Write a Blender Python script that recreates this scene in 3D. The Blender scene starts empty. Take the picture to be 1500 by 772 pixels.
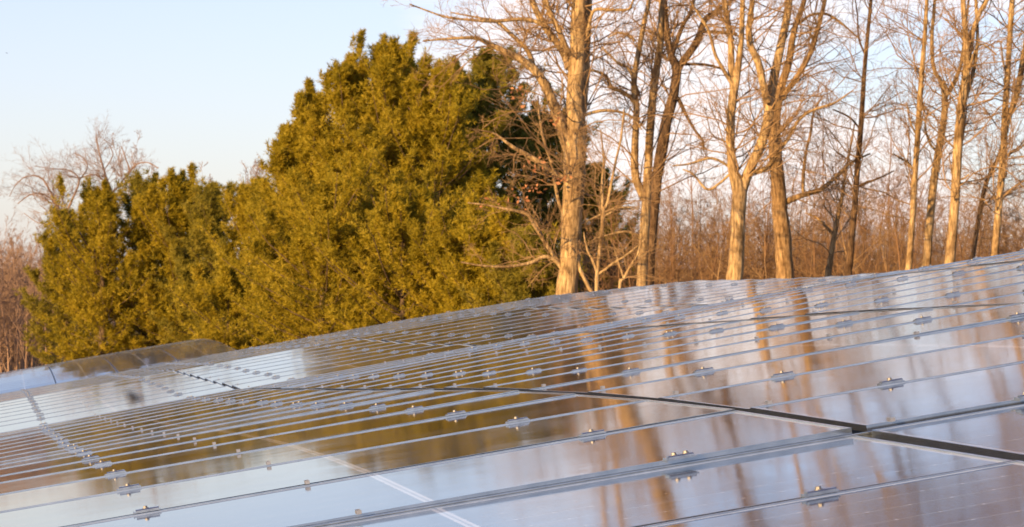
import bpy, math, random
import numpy as np
from mathutils import Matrix, Vector

# ------------------------------------------------------------------ scene, camera, world, sun
sc = bpy.context.scene
col = sc.collection
random.seed(7)
rng = np.random.default_rng(11)

F = 3914.0                       # focal length in pixels of the 1500 px wide photograph
CZ = 1.6                         # eye height
PSI = math.radians(10.95)        # angle between the view axis and the panel rows
UC, VC, CV = -3.925, -1.95, 0.985

cam = bpy.data.cameras.new("camera")
cam.sensor_width = 36.0
cam.lens = 36.0 * F / 1500.0
cam.clip_start = 0.1
cam.clip_end = 20000.0
cam.dof.use_dof = True
cam.dof.focus_distance = 8.5
cam.dof.aperture_fstop = 18.0
camo = bpy.data.objects.new("camera", cam)
camo.location = (0, 0, CZ)
camo.rotation_euler = (math.radians(90), 0, 0)
col.objects.link(camo)
sc.camera = camo

SUN_AZ = math.radians(219)       # clockwise from +Y: behind the camera, to its left
SUN_EL = math.radians(13)
world = bpy.data.worlds.new("World")
sc.world = world
world.use_nodes = True
wn, wl = world.node_tree.nodes, world.node_tree.links
wn.clear()
w_out = wn.new("ShaderNodeOutputWorld")
w_bg = wn.new("ShaderNodeBackground")
w_sky = wn.new("ShaderNodeTexSky")
w_sky.sky_type = 'NISHITA'
w_sky.sun_disc = False
w_sky.sun_elevation = SUN_EL
w_sky.sun_rotation = SUN_AZ
w_sky.altitude = 200
w_sky.air_density = 1.0
w_sky.dust_density = 0.7
w_sky.ozone_density = 3.5
w_bg.inputs["Strength"].default_value = 0.105
# soft cloud banks
w_tc = wn.new("ShaderNodeTexCoord")
w_map = wn.new("ShaderNodeMapping")
w_map.inputs["Scale"].default_value = (6.0, 6.0, 22.0)
w_map.inputs["Location"].default_value = (0.4, 0.0, 0.55)
w_noise = wn.new("ShaderNodeTexNoise")
w_noise.inputs["Scale"].default_value = 1.0
w_noise.inputs["Detail"].default_value = 5.0
w_noise.inputs["Roughness"].default_value = 0.5
w_ramp = wn.new("ShaderNodeValToRGB")
w_ramp.color_ramp.elements[0].position = 0.42
w_ramp.color_ramp.elements[1].position = 0.68
w_mix = wn.new("ShaderNodeMix")
w_mix.data_type = 'RGBA'
w_mix.inputs["B"].default_value = (6.3, 5.6, 5.4, 1)
w_cov = wn.new("ShaderNodeMath"); w_cov.operation = 'MULTIPLY'; w_cov.inputs[1].default_value = 0.85
wl.new(w_tc.outputs["Generated"], w_map.inputs["Vector"])
wl.new(w_map.outputs["Vector"], w_noise.inputs["Vector"])
# more cloud to the right of the evergreens than over the low pines
w_sx = wn.new("ShaderNodeSeparateXYZ"); wl.new(w_tc.outputs["Generated"], w_sx.inputs[0])
w_side = wn.new("ShaderNodeMapRange"); w_side.interpolation_type = 'SMOOTHSTEP'
w_side.inputs["From Min"].default_value = -0.12; w_side.inputs["From Max"].default_value = 0.02
w_side.inputs["To Min"].default_value = -0.12; w_side.inputs["To Max"].default_value = 0.11
wl.new(w_sx.outputs[0], w_side.inputs["Value"])
w_add = wn.new("ShaderNodeMath"); w_add.operation = 'ADD'
wl.new(w_noise.outputs["Fac"], w_add.inputs[0]); wl.new(w_side.outputs[0], w_add.inputs[1])
wl.new(w_add.outputs[0], w_ramp.inputs["Fac"])
w_sep = wn.new("ShaderNodeSeparateXYZ"); wl.new(w_tc.outputs["Generated"], w_sep.inputs[0])
w_low = wn.new("ShaderNodeMapRange"); w_low.interpolation_type = 'SMOOTHSTEP'
w_low.inputs["From Min"].default_value = 0.05; w_low.inputs["From Max"].default_value = 0.34
w_low.inputs["To Min"].default_value = 1.0; w_low.inputs["To Max"].default_value = 0.0
wl.new(w_sep.outputs[2], w_low.inputs["Value"])
w_mul = wn.new("ShaderNodeMath"); w_mul.operation = 'MULTIPLY'
wl.new(w_ramp.outputs["Color"], w_mul.inputs[0]); wl.new(w_low.outputs[0], w_mul.inputs[1])
# a thin even veil of high haze under the banks
w_veil = wn.new("ShaderNodeMath"); w_veil.operation = 'MULTIPLY'; w_veil.inputs[1].default_value = 0.42
wl.new(w_low.outputs[0], w_veil.inputs[0])
w_max = wn.new("ShaderNodeMath"); w_max.operation = 'MAXIMUM'
wl.new(w_mul.outputs[0], w_max.inputs[0]); wl.new(w_veil.outputs[0], w_max.inputs[1])
wl.new(w_max.outputs[0], w_cov.inputs[0])
# white balance of the camera
w_wb = wn.new("ShaderNodeMix"); w_wb.data_type = 'RGBA'; w_wb.blend_type = 'MULTIPLY'
w_wb.inputs["Factor"].default_value = 1.0; w_wb.inputs["B"].default_value = (0.98, 0.915, 1.07, 1)
wl.new(w_sky.outputs["Color"], w_wb.inputs["A"])
wl.new(w_cov.outputs[0], w_mix.inputs["Factor"])
wl.new(w_wb.outputs["Result"], w_mix.inputs["A"])
wl.new(w_mix.outputs["Result"], w_bg.inputs["Color"])
wl.new(w_bg.outputs["Background"], w_out.inputs["Surface"])

sun = bpy.data.lights.new("sun", 'SUN')
sun.energy = 5.0
sun.angle = math.radians(0.53)
sun.color = (1.0, 0.63, 0.27)
suno = bpy.data.objects.new("sun", sun)
S = Vector((math.sin(SUN_AZ) * math.cos(SUN_EL), math.cos(SUN_AZ) * math.cos(SUN_EL), math.sin(SUN_EL)))
suno.rotation_euler = S.to_track_quat('Z', 'Y').to_euler()
suno.location = (-20, -20, 30)
col.objects.link(suno)

vs = sc.view_settings
vs.view_transform = 'Standard'
vs.look = 'None'
vs.exposure = 0.92
vs.gamma = 1.0
vs.use_curve_mapping = False


# ------------------------------------------------------------------ helpers
def tag(o, label=None, cat=None, group=None, kind=None):
    if label: o["label"] = label
    if cat: o["category"] = cat
    if group: o["group"] = group
    if kind: o["kind"] = kind
    return o


def empty(name, loc, label, cat, group=None):
    o = bpy.data.objects.new(name, None)
    o.empty_display_size = 0.2
    o.location = loc
    col.objects.link(o)
    return tag(o, label, cat, group)


def link(name, mesh, parent=None):
    o = bpy.data.objects.new(name, mesh)
    col.objects.link(o)
    if parent: o.parent = parent
    return o


class MB:
    """collects shapes and links them as ONE mesh"""
    def __init__(self):
        self.v, self.q, self.t, self.n = [], [], [], 0

    def add(self, v, quads=None, tris=None):
        v = np.asarray(v, float).reshape(-1, 3)
        if quads is not None and len(quads): self.q.append(np.asarray(quads, int).reshape(-1, 4) + self.n)
        if tris is not None and len(tris): self.t.append(np.asarray(tris, int).reshape(-1, 3) + self.n)
        self.v.append(v)
        self.n += len(v)

    def box(self, x0, x1, y0, y1, z0, z1):
        v = [(x, y, z) for z in (z0, z1) for y in (y0, y1) for x in (x0, x1)]
        self.add(v, [(0, 2, 3, 1), (4, 5, 7, 6), (0, 1, 5, 4), (2, 6, 7, 3), (0, 4, 6, 2), (1, 3, 7, 5)])

    def prism(self, pts, z0, z1):
        n = len(pts)
        v = [(x, y, z0) for x, y in pts] + [(x, y, z1) for x, y in pts]
        q = [(k, (k + 1) % n, n + (k + 1) % n, n + k) for k in range(n)]
        t = [(n, n + k, n + k + 1) for k in range(1, n - 1)] + [(0, k + 1, k) for k in range(1, n - 1)]
        self.add(v, q, t)

    def tubes(self, P, R, sides=3, cap=False):
        """P (M,K,3) centre lines, R (M,K) radii"""
        P = np.asarray(P, float); R = np.asarray(R, float)
        M, K = P.shape[:2]
        if M == 0: return
        T = np.gradient(P, axis=1)
        T /= np.linalg.norm(T, axis=2, keepdims=True) + 1e-12
        T0 = P[:, -1] - P[:, 0]
        ref = np.where(np.abs(T0[:, 2:3]) > 0.8 * np.linalg.norm(T0, axis=1, keepdims=True), np.array([[1., 0, 0]]), np.array([[0, 0, 1.]]))
        ref = np.repeat(ref[:, None, :], K, axis=1)
        A = np.cross(T, ref); A /= np.linalg.norm(A, axis=2, keepdims=True) + 1e-12
        B = np.cross(T, A)
        ang = np.arange(sides) * 2 * math.pi / sides
        ring = P[:, :, None, :] + R[:, :, None, None] * (np.cos(ang)[None, None, :, None] * A[:, :, None, :] + np.sin(ang)[None, None, :, None] * B[:, :, None, :])
        idx = np.arange(M * K * sides).reshape(M, K, sides)
        a = idx[:, :-1, :]; b = np.roll(a, -1, axis=2); d = idx[:, 1:, :]; c = np.roll(d, -1, axis=2)
        self.add(ring.reshape(-1, 3), np.stack([a, b, c, d], axis=-1).reshape(-1, 4))

    def mesh(self, name, mat, smooth=False):
        me = bpy.data.meshes.new(name)
        V = np.concatenate(self.v)
        q = np.concatenate(self.q) if self.q else np.zeros((0, 4), int)
        t = np.concatenate(self.t) if self.t else np.zeros((0, 3), int)
        me.vertices.add(len(V)); me.vertices.foreach_set("co", V.ravel().astype(np.float32))
        me.loops.add(q.size + t.size)
        me.loops.foreach_set("vertex_index", np.concatenate([q.ravel(), t.ravel()]).astype(np.int32))
        me.polygons.add(len(q) + len(t))
        st = np.concatenate([np.arange(len(q)) * 4, q.size + np.arange(len(t)) * 3]).astype(np.int32)
        me.polygons.foreach_set("loop_start", st)
        me.polygons.foreach_set("use_smooth", np.full(len(q) + len(t), smooth))
        me.update(calc_edges=True)
        me.validate()
        me.materials.append(mat)
        return me

    def build(self, name, mat, parent=None, smooth=False):
        return link(name, self.mesh(name, mat, smooth), parent)


# ------------------------------------------------------------------ materials
def mat(name):
    m = bpy.data.materials.new(name)
    m.use_nodes = True
    nt = m.node_tree
    return m, nt.nodes, nt.links, nt.nodes["Principled BSDF"]


def noise(n, l, scale, detail=4, rough=0.55, vec=None):
    t = n.new("ShaderNodeTexNoise")
    t.inputs["Scale"].default_value = scale
    t.inputs["Detail"].default_value = detail
    t.inputs["Roughness"].default_value = rough
    if vec is not None: l.new(vec, t.inputs["Vector"])
    return t


def ramp(n, l, src, stops):
    r = n.new("ShaderNodeValToRGB")
    e = r.color_ramp.elements
    while len(e) < len(stops): e.new(0.5)
    for k, (p, c) in enumerate(stops):
        e[k].position = p
        e[k].color = (c[0], c[1], c[2], 1)
    l.new(src, r.inputs["Fac"])
    return r


def m_simple(name, c0, c1, scale, rough, metallic=0.0, bump=0.0, stretch=None, spec=0.5):
    m, n, l, b = mat(name)
    tc = n.new("ShaderNodeTexCoord")
    vec = tc.outputs["Object"]
    if stretch:
        mp = n.new("ShaderNodeMapping"); mp.inputs["Scale"].default_value = stretch
        l.new(vec, mp.inputs["Vector"]); vec = mp.outputs["Vector"]
    t = noise(n, l, scale, 6, 0.6, vec)
    r = ramp(n, l, t.outputs["Fac"], [(0.32, c0), (0.68, c1)])
    l.new(r.outputs["Color"], b.inputs["Base Color"])
    b.inputs["Roughness"].default_value = rough
    b.inputs["Metallic"].default_value = metallic
    b.inputs["Specular IOR Level"].default_value = spec
    if bump:
        bp = n.new("ShaderNodeBump"); bp.inputs["Strength"].default_value = bump; bp.inputs["Distance"].default_value = 0.02
        l.new(t.outputs["Fac"], bp.inputs["Height"]); l.new(bp.outputs["Normal"], b.inputs["Normal"])
    return m


PW, PL = 0.986, 1.998            # panel width (along the row) and length (up the slope)


def m_glass():
    m, n, l, b = mat("panel_glass")
    tc = n.new("ShaderNodeTexCoord")
    sep = n.new("ShaderNodeSeparateXYZ"); l.new(tc.outputs["Object"], sep.inputs[0])

    def op(o, a, bb=None, clamp=False):
        x = n.new("ShaderNodeMath"); x.operation = o; x.use_clamp = clamp
        for k, s in enumerate((a, bb)):
            if s is None: continue
            if isinstance(s, (int, float)): x.inputs[k].default_value = s
            else: l.new(s, x.inputs[k])
        return x.outputs[0]
    cw, ch = 0.1585, 0.0806      # six cells across, twelve half cells in each half
    X, Y = sep.outputs[0], sep.outputs[1]
    ax, ay = op('ABSOLUTE', X), op('ABSOLUTE', Y)
    fx = op('FRACT', op('DIVIDE', op('ADD', X, cw * 8), cw))
    dx = op('MULTIPLY', op('SUBTRACT', 0.5, op('ABSOLUTE', op('SUBTRACT', fx, 0.5))), cw)
    yy = op('SUBTRACT', ay, 0.0115)
    fy = op('FRACT', op('DIVIDE', op('ADD', yy, ch * 8), ch))
    dy = op('MULTIPLY', op('SUBTRACT', 0.5, op('ABSOLUTE', op('SUBTRACT', fy, 0.5))), ch)
    w = op('LESS_THAN', dx, 0.0007)
    w = op('MAXIMUM', w, op('LESS_THAN', op('ADD', dx, dy), 0.0048))
    w = op('MAXIMUM', w, op('LESS_THAN', yy, 0.0))
    w = op('MAXIMUM', w, op('GREATER_THAN', ax, cw * 3 + 0.0008))
    w = op('MAXIMUM', w, op('GREATER_THAN', yy, ch * 12 + 0.0008))
    mid = op('LESS_THAN', ay, 0.003)
    w = op('MULTIPLY', w, op('SUBTRACT', 1.0, op('MULTIPLY', mid, 0.6)))
    cell = noise(n, l, 9.0, 3, 0.5, tc.outputs["Object"])
    cr = ramp(n, l, cell.outputs["Fac"], [(0.3, (0.010, 0.013, 0.026)), (0.7, (0.017, 0.021, 0.042))])
    mx = n.new("ShaderNodeMix"); mx.data_type = 'RGBA'
    l.new(w, mx.inputs["Factor"]); l.new(cr.outputs["Color"], mx.inputs["A"])
    mx.inputs["B"].default_value = (0.62, 0.62, 0.62, 1)
    # thin dust film, heavier where rain has left it
    oi = n.new("ShaderNodeObjectInfo")
    va = n.new("ShaderNodeVectorMath"); va.operation = 'ADD'
    l.new(tc.outputs["Object"], va.inputs[0]); l.new(oi.outputs["Location"], va.inputs[1])
    d = noise(n, l, 3.2, 8, 0.68, va.outputs[0])
    dr = ramp(n, l, d.outputs["Fac"], [(0.35, (0.003,) * 3), (0.75, (0.028,) * 3)])
    mx2 = n.new("ShaderNodeMix"); mx2.data_type = 'RGBA'
    l.new(dr.outputs["Color"], mx2.inputs["Factor"]); l.new(mx.outputs["Result"], mx2.inputs["A"])
    mx2.inputs["B"].default_value = (0.42, 0.38, 0.32, 1)
    l.new(mx2.outputs["Result"], b.inputs["Base Color"])
    rr = ramp(n, l, d.outputs["Fac"], [(0.3, (0.050,) * 3), (0.8, (0.100,) * 3)])
    l.new(rr.outputs["Color"], b.inputs["Roughness"])
    b.inputs["IOR"].default_value = 1.5
    b.inputs["Specular IOR Level"].default_value = 0.5
    b.inputs["Coat Weight"].default_value = 0.40
    b.inputs["Coat IOR"].default_value = 1.5
    l.new(rr.outputs["Color"], b.inputs["Coat Roughness"])
    # faint waviness of tempered glass
    wv = noise(n, l, 5.0, 2, 0.5, va.outputs[0])
    bp = n.new("ShaderNodeBump"); bp.inputs["Strength"].default_value = 0.25; bp.inputs["Distance"].default_value = 0.0012
    l.new(wv.outputs["Fac"], bp.inputs["Height"]); l.new(bp.outputs["Normal"], b.inputs["Normal"]); l.new(bp.outputs["Normal"], b.inputs["Coat Normal"])
    return m


M_GLASS = m_glass()
M_ALU = m_simple("anodised_aluminium", (0.36, 0.42, 0.49), (0.50, 0.55, 0.61), 14, 0.17, 0.95)
M_RAIL = m_simple("galvanised_rail", (0.34, 0.39, 0.45), (0.52, 0.57, 0.62), 22, 0.20, 0.9)
M_CLAMP = m_simple("clamp_aluminium", (0.32, 0.36, 0.42), (0.48, 0.53, 0.58), 40, 0.22, 0.9)
M_BOLT = m_simple("stainless_bolt", (0.22, 0.22, 0.22), (0.36, 0.36, 0.35), 60, 0.58, 0.8)
M_CLIP = m_simple("steel_clip", (0.34, 0.35, 0.36), (0.52, 0.53, 0.54), 60, 0.4, 0.8)
M_PURLIN = m_simple("weathered_steel_purlin", (0.13, 0.15, 0.17), (0.19, 0.21, 0.23), 8, 0.6, 0.0)


def m_bark(name, c0, c1, c2):
    m, n, l, b = mat(name)
    tc = n.new("ShaderNodeTexCoord")
    mp = n.new("ShaderNodeMapping"); mp.inputs["Scale"].default_value = (2.2, 2.2, 0.40)
    l.new(tc.outputs["Object"], mp.inputs["Vector"])
    f = noise(n, l, 8.0, 7, 0.65, mp.outputs["Vector"])                 # furrows
    g = noise(n, l, 2.4, 4, 0.6, tc.outputs["Object"])                  # lichen and stain patches
    r = ramp(n, l, f.outputs["Fac"], [(0.33, c0), (0.52, c1), (0.68, c2)])
    p = ramp(n, l, g.outputs["Fac"], [(0.34, (0.50, 0.46, 0.42)), (0.50, (0.92, 0.92, 0.90)), (0.66, (1.12, 1.14, 1.10))])
    mx = n.new("ShaderNodeMix"); mx.data_type = 'RGBA'; mx.blend_type = 'MULTIPLY'; mx.inputs["Factor"].default_value = 1.0
    l.new(r.outputs["Color"], mx.inputs["A"]); l.new(p.outputs["Color"], mx.inputs["B"])
    l.new(mx.outputs["Result"], b.inputs["Base Color"])
    b.inputs["Roughness"].default_value = 0.9
    b.inputs["Specular IOR Level"].default_value = 0.15
    bp = n.new("ShaderNodeBump"); bp.inputs["Strength"].default_value = 1.0; bp.inputs["Distance"].default_value = 0.05
    l.new(f.outputs["Fac"], bp.inputs["Height"]); l.new(bp.outputs["Normal"], b.inputs["Normal"])
    return m


M_BARK_LIGHT = m_bark("pale_bark", (0.12, 0.075, 0.035), (0.42, 0.29, 0.145), (0.66, 0.48, 0.26))
M_BARK_MID = m_bark("grey_brown_bark", (0.09, 0.055, 0.03), (0.33, 0.21, 0.10), (0.52, 0.36, 0.185))
M_BARK_DARK = m_bark("dark_bark", (0.045, 0.03, 0.02), (0.13, 0.08, 0.045), (0.24, 0.155, 0.085))
M_TWIG = m_simple("twig_bark", (0.22, 0.135, 0.065), (0.38, 0.25, 0.125), 2.0, 0.85, 0, 0, None, 0.2)
M_TWIG_RED = m_simple("reddish_twig_bark", (0.14, 0.078, 0.038), (0.29, 0.17, 0.085), 0.6, 0.85, 0, 0, None, 0.2)
M_TWIG_FAR = m_simple("rosy_twig_bark", (0.21, 0.14, 0.10), (0.33, 0.225, 0.16), 0.5, 0.85, 0, 0, None, 0.2)
M_PINE_BARK = m_simple("pine_bark", (0.08, 0.055, 0.035), (0.17, 0.12, 0.075), 4.0, 0.9, 0, 0.7, (2, 2, 0.5), 0.2)
M_LEAF_DEAD = m_simple("dead_oak_leaves", (0.30, 0.12, 0.05), (0.46, 0.22, 0.10), 3.0, 0.7, 0, 0, None, 0.3)
M_GROUND = m_simple("winter_grass_ground", (0.10, 0.075, 0.04), (0.22, 0.17, 0.09), 0.9, 0.95, 0, 0.6, None, 0.1)
M_BLACK = m_simple("dark_feathers", (0.02, 0.018, 0.016), (0.05, 0.045, 0.04), 20, 0.6)


def m_needles(name, c0, c1, c2):
    m, n, l, b = mat(name)
    tc = n.new("ShaderNodeTexCoord")
    a = noise(n, l, 1.1, 3, 0.6, tc.outputs["Object"])
    g = noise(n, l, 9.0, 2, 0.6, tc.outputs["Object"])
    ad = n.new("ShaderNodeMath"); ad.operation = 'MULTIPLY_ADD'; ad.inputs[1].default_value = 0.6
    l.new(g.outputs["Fac"], ad.inputs[0]); 
    ml = n.new("ShaderNodeMath"); ml.operation = 'MULTIPLY'; ml.inputs[1].default_value = 0.4
    l.new(a.outputs["Fac"], ml.inputs[0]); l.new(ml.outputs[0], ad.inputs[2])
    r = ramp(n, l, ad.outputs[0], [(0.38, c0), (0.5, c1), (0.62, c2)])
    l.new(r.outputs["Color"], b.inputs["Base Color"])
    b.inputs["Roughness"].default_value = 0.6
    b.inputs["Specular IOR Level"].default_value = 0.25
    tr = n.new("ShaderNodeBsdfTranslucent"); l.new(r.outputs["Color"], tr.inputs["Color"])
    mx = n.new("ShaderNodeMixShader"); mx.inputs[0].default_value = 0.42
    l.new(b.outputs[0], mx.inputs[1]); l.new(tr.outputs[0], mx.inputs[2])
    l.new(mx.outputs[0], n["Material Output"].inputs["Surface"])
    return m


M_PINE_A = m_needles("olive_pine_needles", (0.19, 0.160, 0.008), (0.37, 0.290, 0.015), (0.56, 0.43, 0.045))
M_PINE_B = m_needles("deep_pine_needles", (0.13, 0.122, 0.014), (0.27, 0.230, 0.025), (0.42, 0.34, 0.05))

# ------------------------------------------------------------------ the array's surface: one height and one cross slope per seam
Z0 = [-.304, -.314, -.324, -.334, -.343, -.353, -.363, -.372, -.382, -.394, -.415, -.445, -.483, -.525, -.569, -.617, -.666, -.712, -.757, -.801, -.846,
      -.891, -.937, -.984, -1.031, -1.054, -1.076, -1.098, -1.119, -1.14, -1.16, -1.181, -1.201, -1.238, -1.275, -1.312, -1.348, -1.385, -1.421, -1.457,
      -1.494, -1.542, -1.59, -1.638, -1.686, -1.735, -1.783, -1.831, -1.879]
TL = [.1383, .14, .1417, .1433, .145, .1468, .1485, .1504, .1523, .1539, .1559, .1586, .1616, .1654, .1694, .1736, .1772, .1799, .1818, .1825, .1819,
      .1799, .1767, .1733, .17, .1675, .166, .1655, .1659, .1669, .1682, .1697, .1709, .1718, .1724, .1728, .1732, .1738, .1744, .1751, .1758, .1765,
      .1771, .1777, .1783, .1789, .1795, .1801, .1807]
_kx = list(range(-6, 43)) + [50, 58, 66, 74, 82, 86, 90, 94, 98, 102, 106, 112, 125, 160, 300]
_kz = Z0 + [-2.35, -2.95, -3.5, -3.90, -4.04, -3.93, -3.87, -3.85, -3.88, -3.98, -4.15, -4.2, -4.8, -5.5, -6.0]
_kt = TL + [.18, .178, .175, .173, .172, .171, .17, .17, .17, .17, .17, .16, .12, .06, .0]
UD = np.array([-math.sin(PSI), math.cos(PSI), 0.0])
VD = np.array([math.cos(PSI), math.sin(PSI), 0.0])


def surf(u, v):
    z = np.interp(u, _kx, _kz) + np.interp(u, _kx, _kt) * v - .0045 * max(0.0, v - 3.0) ** 2
    p = (u - UC) * UD + (v * CV - VC) * VD
    return Vector((p[0], p[1], z + CZ))


def at(x, y, Y):
    """pixel of the 1500 px photograph -> world point at distance Y"""
    return np.array([(x - 750) / F * Y, Y, CZ + (386 - y) / F * Y])


# ------------------------------------------------------------------ ground
def ground_z(X, Y):
    u = -math.sin(PSI) * X + math.cos(PSI) * Y + UC
    v = (math.cos(PSI) * X + math.sin(PSI) * Y + VC) / CV
    vv = np.clip(v, -14, 9)
    uu = np.clip(u, -20, 300)
    z = np.interp(uu, _kx, _kz) + np.interp(uu, _kx, _kt) * vv - 1.05
    bump = 0.10 * np.sin(X * 0.21 + 1.3) * np.cos(Y * 0.17) + 0.05 * np.sin(X * 0.63 + Y * 0.4)
    return z + CZ + bump - 0.10


gx = np.concatenate([-np.geomspace(3000, 70, 22), np.linspace(-66, 66, 100), np.geomspace(70, 3000, 22)])
gy = np.concatenate([-np.geomspace(3000, 22, 22), np.linspace(-20, 180, 130), np.geomspace(186, 4000, 24)])
GX, GY = np.meshgrid(gx, gy)
GZ = ground_z(GX, GY)
mb = MB()
nx, ny = len(gx), len(gy)
ii = np.arange(nx * ny).reshape(ny, nx)
mb.add(np.stack([GX, GY, GZ], -1).reshape(-1, 3), np.stack([ii[:-1, :-1], ii[:-1, 1:], ii[1:, 1:], ii[1:, :-1]], -1).reshape(-1, 4))
tag(mb.build("ground", M_GROUND, None, True), kind="structure")


def gz(X, Y):
    return float(ground_z(np.array(X), np.array(Y)))


# ------------------------------------------------------------------ solar panels
ORD = ["zeroth", "first", "second", "third", "fourth", "fifth", "sixth", "seventh", "eighth", "ninth", "tenth", "eleventh", "twelfth", "thirteenth", "fourteenth",
       "fifteenth", "sixteenth", "seventeenth", "eighteenth", "nineteenth", "twentieth"]
for tens, t0 in (("twenty", 20), ("thirty", 30)):
    ORD = ORD[:t0 + 1] + [f"{tens}-{o}" for o in ORD[1:10]] + (["thirtieth"] if t0 == 20 else ["fortieth"])
STRIP = ["lowest", "second", "third", "topmost"]

H = 0.036                       # frame height
fr = MB()
lip = 0.0072
x1, y1 = PW / 2, PL / 2
fr.box(-x1, -x1 + lip, -y1, y1, -H, 0.0)
fr.box(x1 - lip, x1, -y1, y1, -H, 0.0)
fr.box(-x1 + lip, x1 - lip, -y1, -y1 + lip, -H, -0.0004)
fr.box(-x1 + lip, x1 - lip, y1 - lip, y1, -H, -0.0004)
ME_FRAME = fr.mesh("frame", M_ALU)
gl = MB()
gl.box(-x1 + lip - .002, x1 - lip + .002, -y1 + lip - .002, y1 - lip + .002, -0.0085, -0.0032)
ME_GLASS = gl.mesh("glass", M_GLASS)
fr = MB()
fl = 0.015
fr.box(-x1, -x1 + fl, -y1, y1, -H, 0.0)
fr.box(x1 - fl, x1, -y1, y1, -H, 0.0)
fr.box(-x1 + fl, x1 - fl, -y1, -y1 + fl, -H, -0.0004)
fr.box(-x1 + fl, x1 - fl, y1 - fl, y1, -H, -0.0004)
ME_FRAME_WIDE = fr.mesh("frame", M_ALU)


def frame_matrix(i0, i1, va, vb):
    a, b, c, d = surf(i0, va), surf(i1, va), surf(i0, vb), surf(i1, vb)
    ctr = (a + b + c + d) / 4
    ux = ((b + d) - (a + c)).normalized()
    vy = ((c + d) - (a + b)).normalized()
    n = ux.cross(vy)
    # u points away and v to the right: flip so that the normal looks up
    if n.z < 0:
        ux = -ux; n = ux.cross(vy)
    n.normalize()
    vy = n.cross(ux).normalized()
    m = Matrix((ux, vy, n)).transposed().to_4x4()
    m.translation = ctr
    return m


def strip_v(s):
    va = -2.02 + 2.04 * s + 0.021
    return va, va + PL


def put_panel(i, s, label, group):
    root = empty("solar_panel", (0, 0, 0), label, "solar panel", group)
    va, vb = strip_v(s)
    m = frame_matrix(i, i + 1, va, vb)
    dz = -0.011 if i < 2 else 0.0
    pitch = .018 if 18 <= i < 34 else (.042 if i > 50 else 0.0)       # stepping tilt added to these panels so their glass mirrors higher sky
    jit = Matrix.Rotation(pitch, 4, 'Y') @ Matrix.Rotation(rng.normal(0, 0.0016), 4, 'X') @ Matrix.Rotation(rng.normal(0, 0.0011), 4, 'Y')
    m = m @ Matrix.Translation((0, 0, dz + rng.normal(0, .0008))) @ jit
    if i in (1, 2, 9, 10, 17, 18, 25, 26, 33): m = m @ Matrix.Diagonal((0.984, 1, 1, 1))
    root.matrix_world = m
    for nm, me in (("frame", ME_FRAME_WIDE if i > 50 else ME_FRAME), ("glass", ME_GLASS)): link(nm, me, root)
    return root


TABLE = ["nearest table", "second table", "third table", "fourth table", "fifth table"]
for i in range(-1, 34):
    t = (i + 6) // 8
    k = i - (8 * t - 6) + 1 if t else i + 2
    for s in range(4):
        lab = f"dark solar panel in the {STRIP[s]} strip, {ORD[k]} panel back in the {TABLE[t]}"
        put_panel(i, s, lab, "solar panels of the array")
for i in range(82, 106):
    for s in range(4):
        put_panel(i, s, f"far solar panel on the distant rise, {STRIP[s]} strip, {ORD[i - 81]} panel back", "solar panels on the distant rise")

# mounting rails along the seams, purlins under the gaps, posts
for i in range(0, 35):
    mbr = MB()
    a, b = surf(i, -2.02), surf(i, 6.12)
    wide = 0.030 if i in (2, 10, 18, 26, 34) else 0.018
    root_l = a
    ux = (surf(i + .5, 2) - surf(i - .5, 2)).normalized(); vy = (b - a).normalized(); n = vy.cross(ux); n = -n if n.z < 0 else n
    m = Matrix((ux, vy, n)).transposed().to_4x4(); m.translation = a
    L = (b - a).length
    low = -0.013 if i in (0, 1) else (-0.003 if i == 2 else -0.012)
    mbr.box(-wide / 2 * .55, wide / 2 * .55, 0, L, low - .004, low)              # top flange in the seam
    mbr.box(-0.020, 0.020, 0, L, -0.045, -0.037)                        # channel body under the frames
    mbr.box(-0.003, 0.003, 0, L, -0.037, low - .004)
    r = mbr.build("mounting_rail", M_RAIL)
    r.matrix_world = m
    w = "wide silver" if i in (2, 10, 18, 26, 34) else "thin silver"
    tag(r, f"{w} mounting rail running up the slope along the {ORD[i + 1]} seam from the camera", "rail", "mounting rails along the seams")

for t, (i0, i1) in enumerate(((-1, 2), (2, 10), (10, 18), (18, 26), (26, 34), (82, 90), (90, 98), (98, 106))):
    base = surf((i0 + i1) / 2, 2)
    nm = TABLE[t] if t < 5 else ["near", "middle", "back"][t - 5] + " table of the distant rise"
    root = empty("table_support", (base.x, base.y, gz(base.x, base.y)), f"dark steel purlins in the gaps under the {nm}", "support frame", "steel supports under the panels")
    inv = Matrix.Translation(root.location).inverted()
    for v in (-1.1, 0.02, 2.06, 4.10, 5.4):
        us = np.linspace(i0 + .05, i1 - .05, 9)
        P = np.array([[inv @ (surf(u, v) - Vector((0, 0, 0.078))) for u in us]])
        q = MB()
        for k in range(8):
            a, b = Vector(P[0][k]), Vector(P[0][k + 1])
            vs8 = [p + VDv * sx + Vector((0, 0, sz)) for p in (a, b) for sx in (-.035, .035) for sz in (-.03, .032) for VDv in (Vector(VD),)]
            q.add([tuple(x) for x in vs8], [(0, 1, 3, 2), (4, 6, 7, 5), (0, 4, 5, 1), (2, 3, 7, 6), (1, 5, 7, 3), (0, 2, 6, 4)])
        q.build("purlin", M_PURLIN, root)
    for u in (i0 + 1.0, i1 - 1.0):
        for v in (0.02, 4.1):
            p = surf(u, v)
            q = MB(); top = p.z - .15; bot = gz(p.x, p.y) - .3
            lx, ly = p.x - root.location.x, p.y - root.location.y
            q.box(lx - .05, lx + .05, ly - .003, ly + .003, bot - root.location.z, top - root.location.z)
            q.box(lx - .05, lx - .044, ly - .05, ly - .0035, bot - root.location.z, top - root.location.z)
            q.box(lx + .044, lx + .05, ly + .0035, ly + .05, bot - root.location.z, top - root.location.z)
            q.build("post", M_RAIL, root)

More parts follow.
